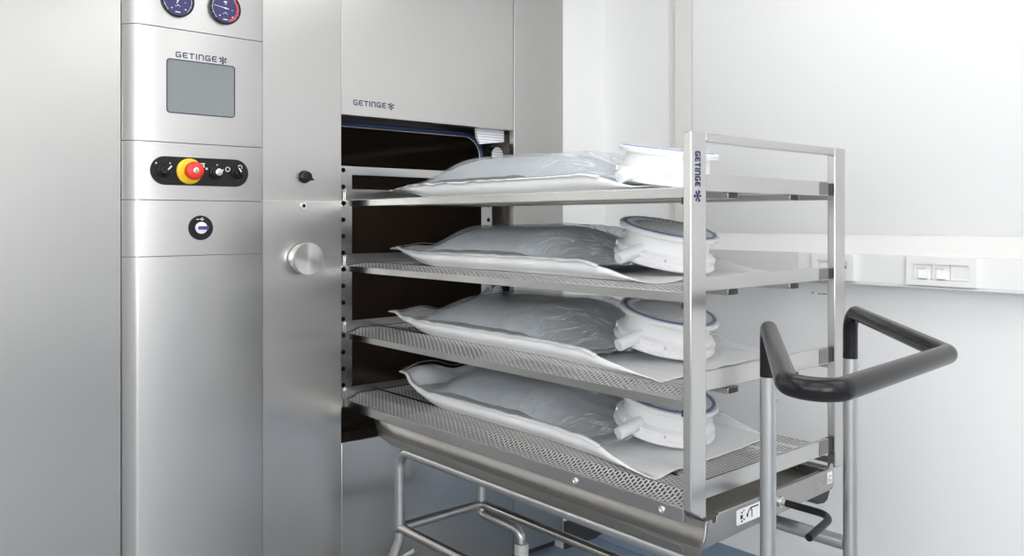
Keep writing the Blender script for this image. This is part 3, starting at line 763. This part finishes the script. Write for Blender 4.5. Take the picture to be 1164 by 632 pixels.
def port_bag(zs, label, seed, tilt, curl, nearx, tip, dy=0.0, px=1.821, py=1.453, hill=.098):
    root = thing('port_bag', label, 'sterile bag', (px, 1.85, H+zs), 'port bags on the rack shelves')
    YA, YB_ = 2.47+dy, 1.27           # flap end, port end
    xf = 2.078
    def edge_n(t):                    # near side seam, x
        return nearx + .03*(1-sm(0, .12, t)) - .045*sm(.62, 1, t) + .006*nz(t*9, seed)
    def edge_f(t): return xf - .03*(1-sm(0, .12, t)) + .008*sm(.7, 1, t) + .006*nz(t*9, seed+5)
    def yy(t, s): return YA+(YB_-YA)*t + (tip*(1-s)*sm(.85, 1, t)) + .008*nz(s*5, seed+9)*(1 if t in (0, 1) else .3)
    def seam(t, s):                   # height of the welded edge over the shelf
        c = curl*(1-sm(0, .19, t))*(.82+.42*s+.22*math.sin(s*7.5+.3))+.03*math.exp(-((1-s)/.09)**2)*(1-sm(.0, .07, t))
        body = .043*sm(.0, .20, t)*(1-sm(.80, 1.0, t))+.003
        return body + c + .0045*nz(t*26, s*3, seed)*(1-.5*sm(.2, .3, t)) + .013*nz(t*13, s*5, seed+20)*(1-sm(.05, .22, t))
    def paper(u, v):
        # near side wall, bottom on the shelf, far side wall
        t = u; hs = seam(t, 0)
        wall_ = .16
        e0, e1 = edge_n(t), edge_f(t)
        if v < wall_:   k_, s, x = v/wall_, 0, None
        elif v > 1-wall_: k_, s, x = (1-v)/wall_, 1, None
        else: k_, s, x = 1, (v-wall_)/(1-2*wall_), None
        hs = seam(t, s if x is None else 0)
        low = .0015 + .86*hs*(1-sm(.03, .24, t))
        bul = .014*k_**2-.007*math.sin(PI*k_)
        z = hs+(low-hs)*k_
        pl_ = .0016*nz(t*60, k_*2, seed+12)*math.sin(PI*k_)
        x = e0+bul+pl_ if s == 0 else e0+.006+(e1-e0-.012)*s
        wav = .0050*nz(t*11, s*9, seed+3)*sm(.78, .95, t)
        wave2 = .010*max(0, nz(t*5, s*5, seed+7))*sm(.9, 1, t)
        return (x, yy(t, s), zs+max(.0015, z+max(0, wav)+wave2))
    MB().grid(paper, 120, 60).build('paper_back', M['paper'], root, smooth=180, solid=.0006)
    # raised side gusset flange above the seam is part of the film edge
    def top(t, s, k=1.0, off=0.0):
        w = math.sin(PI*min(1, max(0, s)))
        prof = (1-abs(2*s-1)**2.6)**.75
        hill_t = sm(.10, .29, t)*(1-sm(.60, .84, t))
        h = hill*prof*hill_t
        lump = 1+.10*nz(t*6, s*4, seed+1)
        return h*lump*k
    def film(u, v):
        t = u*.86; s = v
        x = edge_n(t)+(edge_f(t)-edge_n(t))*s
        hs = seam(t, s) if min(s, 1-s) < .001 else seam(t, s)
        base = hs*(1-.2*math.sin(PI*s))
        wr = 0
        if t > .45:                    # folds running to the port
            a = math.atan2((s-.5)*.53, (.86-t)*1.2+.02)
            q_ = math.sin(a*15+5*nz(t*6, s*4, seed))
            wr = .011*(abs(q_)**1.7-.35)*sm(.50, .68, t)*math.sin(PI*s)**.6
        wr += .0016*nz(t*40, s*14, seed+2)
        z = base+top(t, s)+wr
        return (x, yy(t, s), zs+max(.006, z+.0035))
    MB().grid(film, 120, 50).build('film_cover', M['film'], root, smooth=180)
    # hem strip along the near and far seams
    for far in (0, 1):
        hm = MB()
        def hem(u, v, far=far):
            t = .0+u*.86; s = far
            x = (edge_f(t)+.008*v) if far else (edge_n(t)-.012*v)
            return (x, yy(t, s), zs+max(.002, seam(t, s)+.003+.004*v*nz(t*44, far*7, seed+4)-.004*v))
        hm.grid(hem, 130, 3)
        hm.build('hem', M['paper'], root, smooth=180, solid=.0008)
    wl = [(edge_n(t_)+.004, yy(t_, 0), zs+seam(t_, 0)+.0052) for t_ in [.012+.74*q/90 for q in range(91)]]
    MB().tube(wl, .0011, 6).build('weld_line', M['grey'], root)
    we = [(edge_n(.012)+(edge_f(.012)-edge_n(.012))*(.01+.98*q/50), yy(.016, q/50), zs+seam(.016, .01+.98*q/50)+.0022) for q in range(51)]
    MB().tube(we, .0011, 6).build('weld_line', M['grey'], root)
    def hull(u, v):                   # wrapped goods showing through the film
        t = .115+u*.66; s = .016+.968*v
        x = edge_n(t)+(edge_f(t)-edge_n(t))*s
        e = math.sin(PI*u)**.35
        z = seam(t, s)*(1-.2*math.sin(PI*s))+top(t, s)*.965*min(1, e*1.05)
        if t > .55: z *= 1-.30*sm(.55, .70, t)
        z += .003*nz(t*17, s*11, seed+6)
        return (x, yy(t, s), zs+max(.004, z-.001))
    MB().grid(hull, 90, 44).build('wrapped_goods', M['content'], root, smooth=180)
    # the round port, tilted with the bag
    R_ = Matrix.Translation((px, py, zs+.006+.139*math.sin(tilt))) @ Matrix.Rotation(tilt, 4, 'X') @ Matrix.Diagonal((1, 1, .82, 1))
    body = MB().lathe([(0, .002), (.132, .002), (.138, .005), (.140, .012), (.136, .018), (.128, .020), (.128, .030), (.133, .032), (.133, .044), (.124, .048), (.117, .052), (.115, .094), (.118, .097), (.134, .099), (.1365, .103), (.1365, .113), (.134, .116), (.128, .116)], R_, 72)
    bd = body.build('port_body', M['plastic'], root, smooth=40)
    for a0 in (200, 222, 244, 262, 300, 330, 160, 130, 20, 60):
        a = math.radians(a0)
        m = R_ @ Matrix.Rotation(a, 4, 'Z')
        q = [(.132, -.012, .030), (.137, -.012, .030), (.137, .012, .030), (.132, .012, .030), (.132, -.012, .045), (.1365, -.012, .045), (.1365, .012, .045), (.132, .012, .045)]
        MB().add([m @ Vector(p) for p in q], [(3,2,1,0),(4,5,6,7),(0,1,5,4),(1,2,6,5),(2,3,7,6),(3,0,4,7)]).build('latch_tab', M['plastic'], bd, bevel=.001)
    m = R_ @ Matrix.Rotation(math.radians(222), 4, 'Z')
    for dz in (.0365, .0415): MB().lathe([(.0019, 0), (.0019, .0014), (0, .0014)], m @ Matrix.Translation((.1362, -.006, dz-.004)) @ Matrix.Rotation(PI/2, 4, 'Y'), 10).build('mark', M['grey'], bd)
    MB().lathe([(.1275, .1165), (.1275, .119), (.123, .1205), (.119, .119), (.119, .1165)], R_, 72).build('seal_ring', M['blue'], bd, smooth=60)
    ld = MB().lathe([(0, .1175), (.070, .117), (.086, .1155), (.091, .112), (.119, .112)], R_, 64)
    ldo = ld.build('port_lid', M['lidgrey'], root, smooth=60)
    th = MB()
    for q in range(48):
        mm = R_ @ Matrix.Rotation(2*PI*q/48, 4, 'Z')
        th.add([mm @ Vector(p) for p in ((.100, -.0035, .114), (.117, -.0045, .114), (.117, .0045, .114), (.100, .0035, .114), (.102, -.003, .119), (.116, -.0035, .119), (.116, .0035, .119), (.102, .003, .119))], [(3,2,1,0),(4,5,6,7),(0,1,5,4),(1,2,6,5),(2,3,7,6),(3,0,4,7)])
    th.build('toothed_ring', M['pframe'], ldo, smooth=0)
    def cover(u, v):
        a = 2*PI*v; r = .088+.049*u
        h = .1215+.0025*nz(math.cos(a)*8, math.sin(a)*8, seed+8+u*3)-.008*sm(.85, 1, u)-.004*(1-sm(0, .2, u))
        return R_ @ Vector((r*math.cos(a), r*math.sin(a), h))
    MB().grid(cover, 10, 120).build('lid_film', M['lidfilm'], ldo, smooth=180)
    # stub handle pointing out over the near edge
    MB().tube([R_ @ Vector(p) for p in ((-.100, -.008, .050), (-.145, -.002, .033), (-.184, .004, .014))], [.0175, .0175, .0165], 22).build('port_handle', M['pframe'], bd, smooth=60)
    return root
port_bag(SHELF[0]+FLS[0], 'long clear-topped white bag with round port, on the top rack shelf', 1.3, .16, .040, 1.585, -.01, dy=.045, py=1.449)
port_bag(SHELF[1]+FLS[1], 'long clear-topped white bag with tilted round port, on the second rack shelf from the top', 7.7, .235, .062, 1.580, -.02, dy=.028)
port_bag(SHELF[2]+FLS[2], 'long clear-topped white bag with tilted round port, on the third rack shelf from the top', 15.1, .235, .060, 1.575, -.05, dy=.03)
port_bag(SHELF[3]+FLS[3], 'long clear-topped white bag with round port, on the bottom rack shelf', 23.9, .215, .092, 1.575, -.03, dy=-.04)

# ------------------------------------------------------------------ world, camera, view
w = bpy.data.worlds.new('world'); scene.world = w; w.use_nodes = True
w.node_tree.nodes['Background'].inputs['Color'].default_value = (.8, .85, .9, 1)
w.node_tree.nodes['Background'].inputs['Strength'].default_value = .05
cam = bpy.data.cameras.new('camera'); co = bpy.data.objects.new('camera', cam); col.objects.link(co)
co.location = (0, 0, H)
co.rotation_euler = (PI/2, 0, -math.radians(41.06))
cam.sensor_width = 36; cam.lens = 36*940/1164; cam.sensor_fit = 'HORIZONTAL'
cam.shift_x = 0; cam.shift_y = -(316-251)/1164
cam.clip_start = .01
scene.camera = co
vs = scene.view_settings
vs.view_transform = 'Standard'; vs.look = 'None'; vs.gamma = 1; vs.exposure = 0.06; vs.use_curve_mapping = False
scene.cycles.use_denoising = True
scene.cycles.max_bounces = 14; scene.cycles.glossy_bounces = 8; scene.cycles.transparent_max_bounces = 24; scene.cycles.diffuse_bounces = 9
scene.cycles.caustics_reflective = False; scene.cycles.caustics_refractive = False
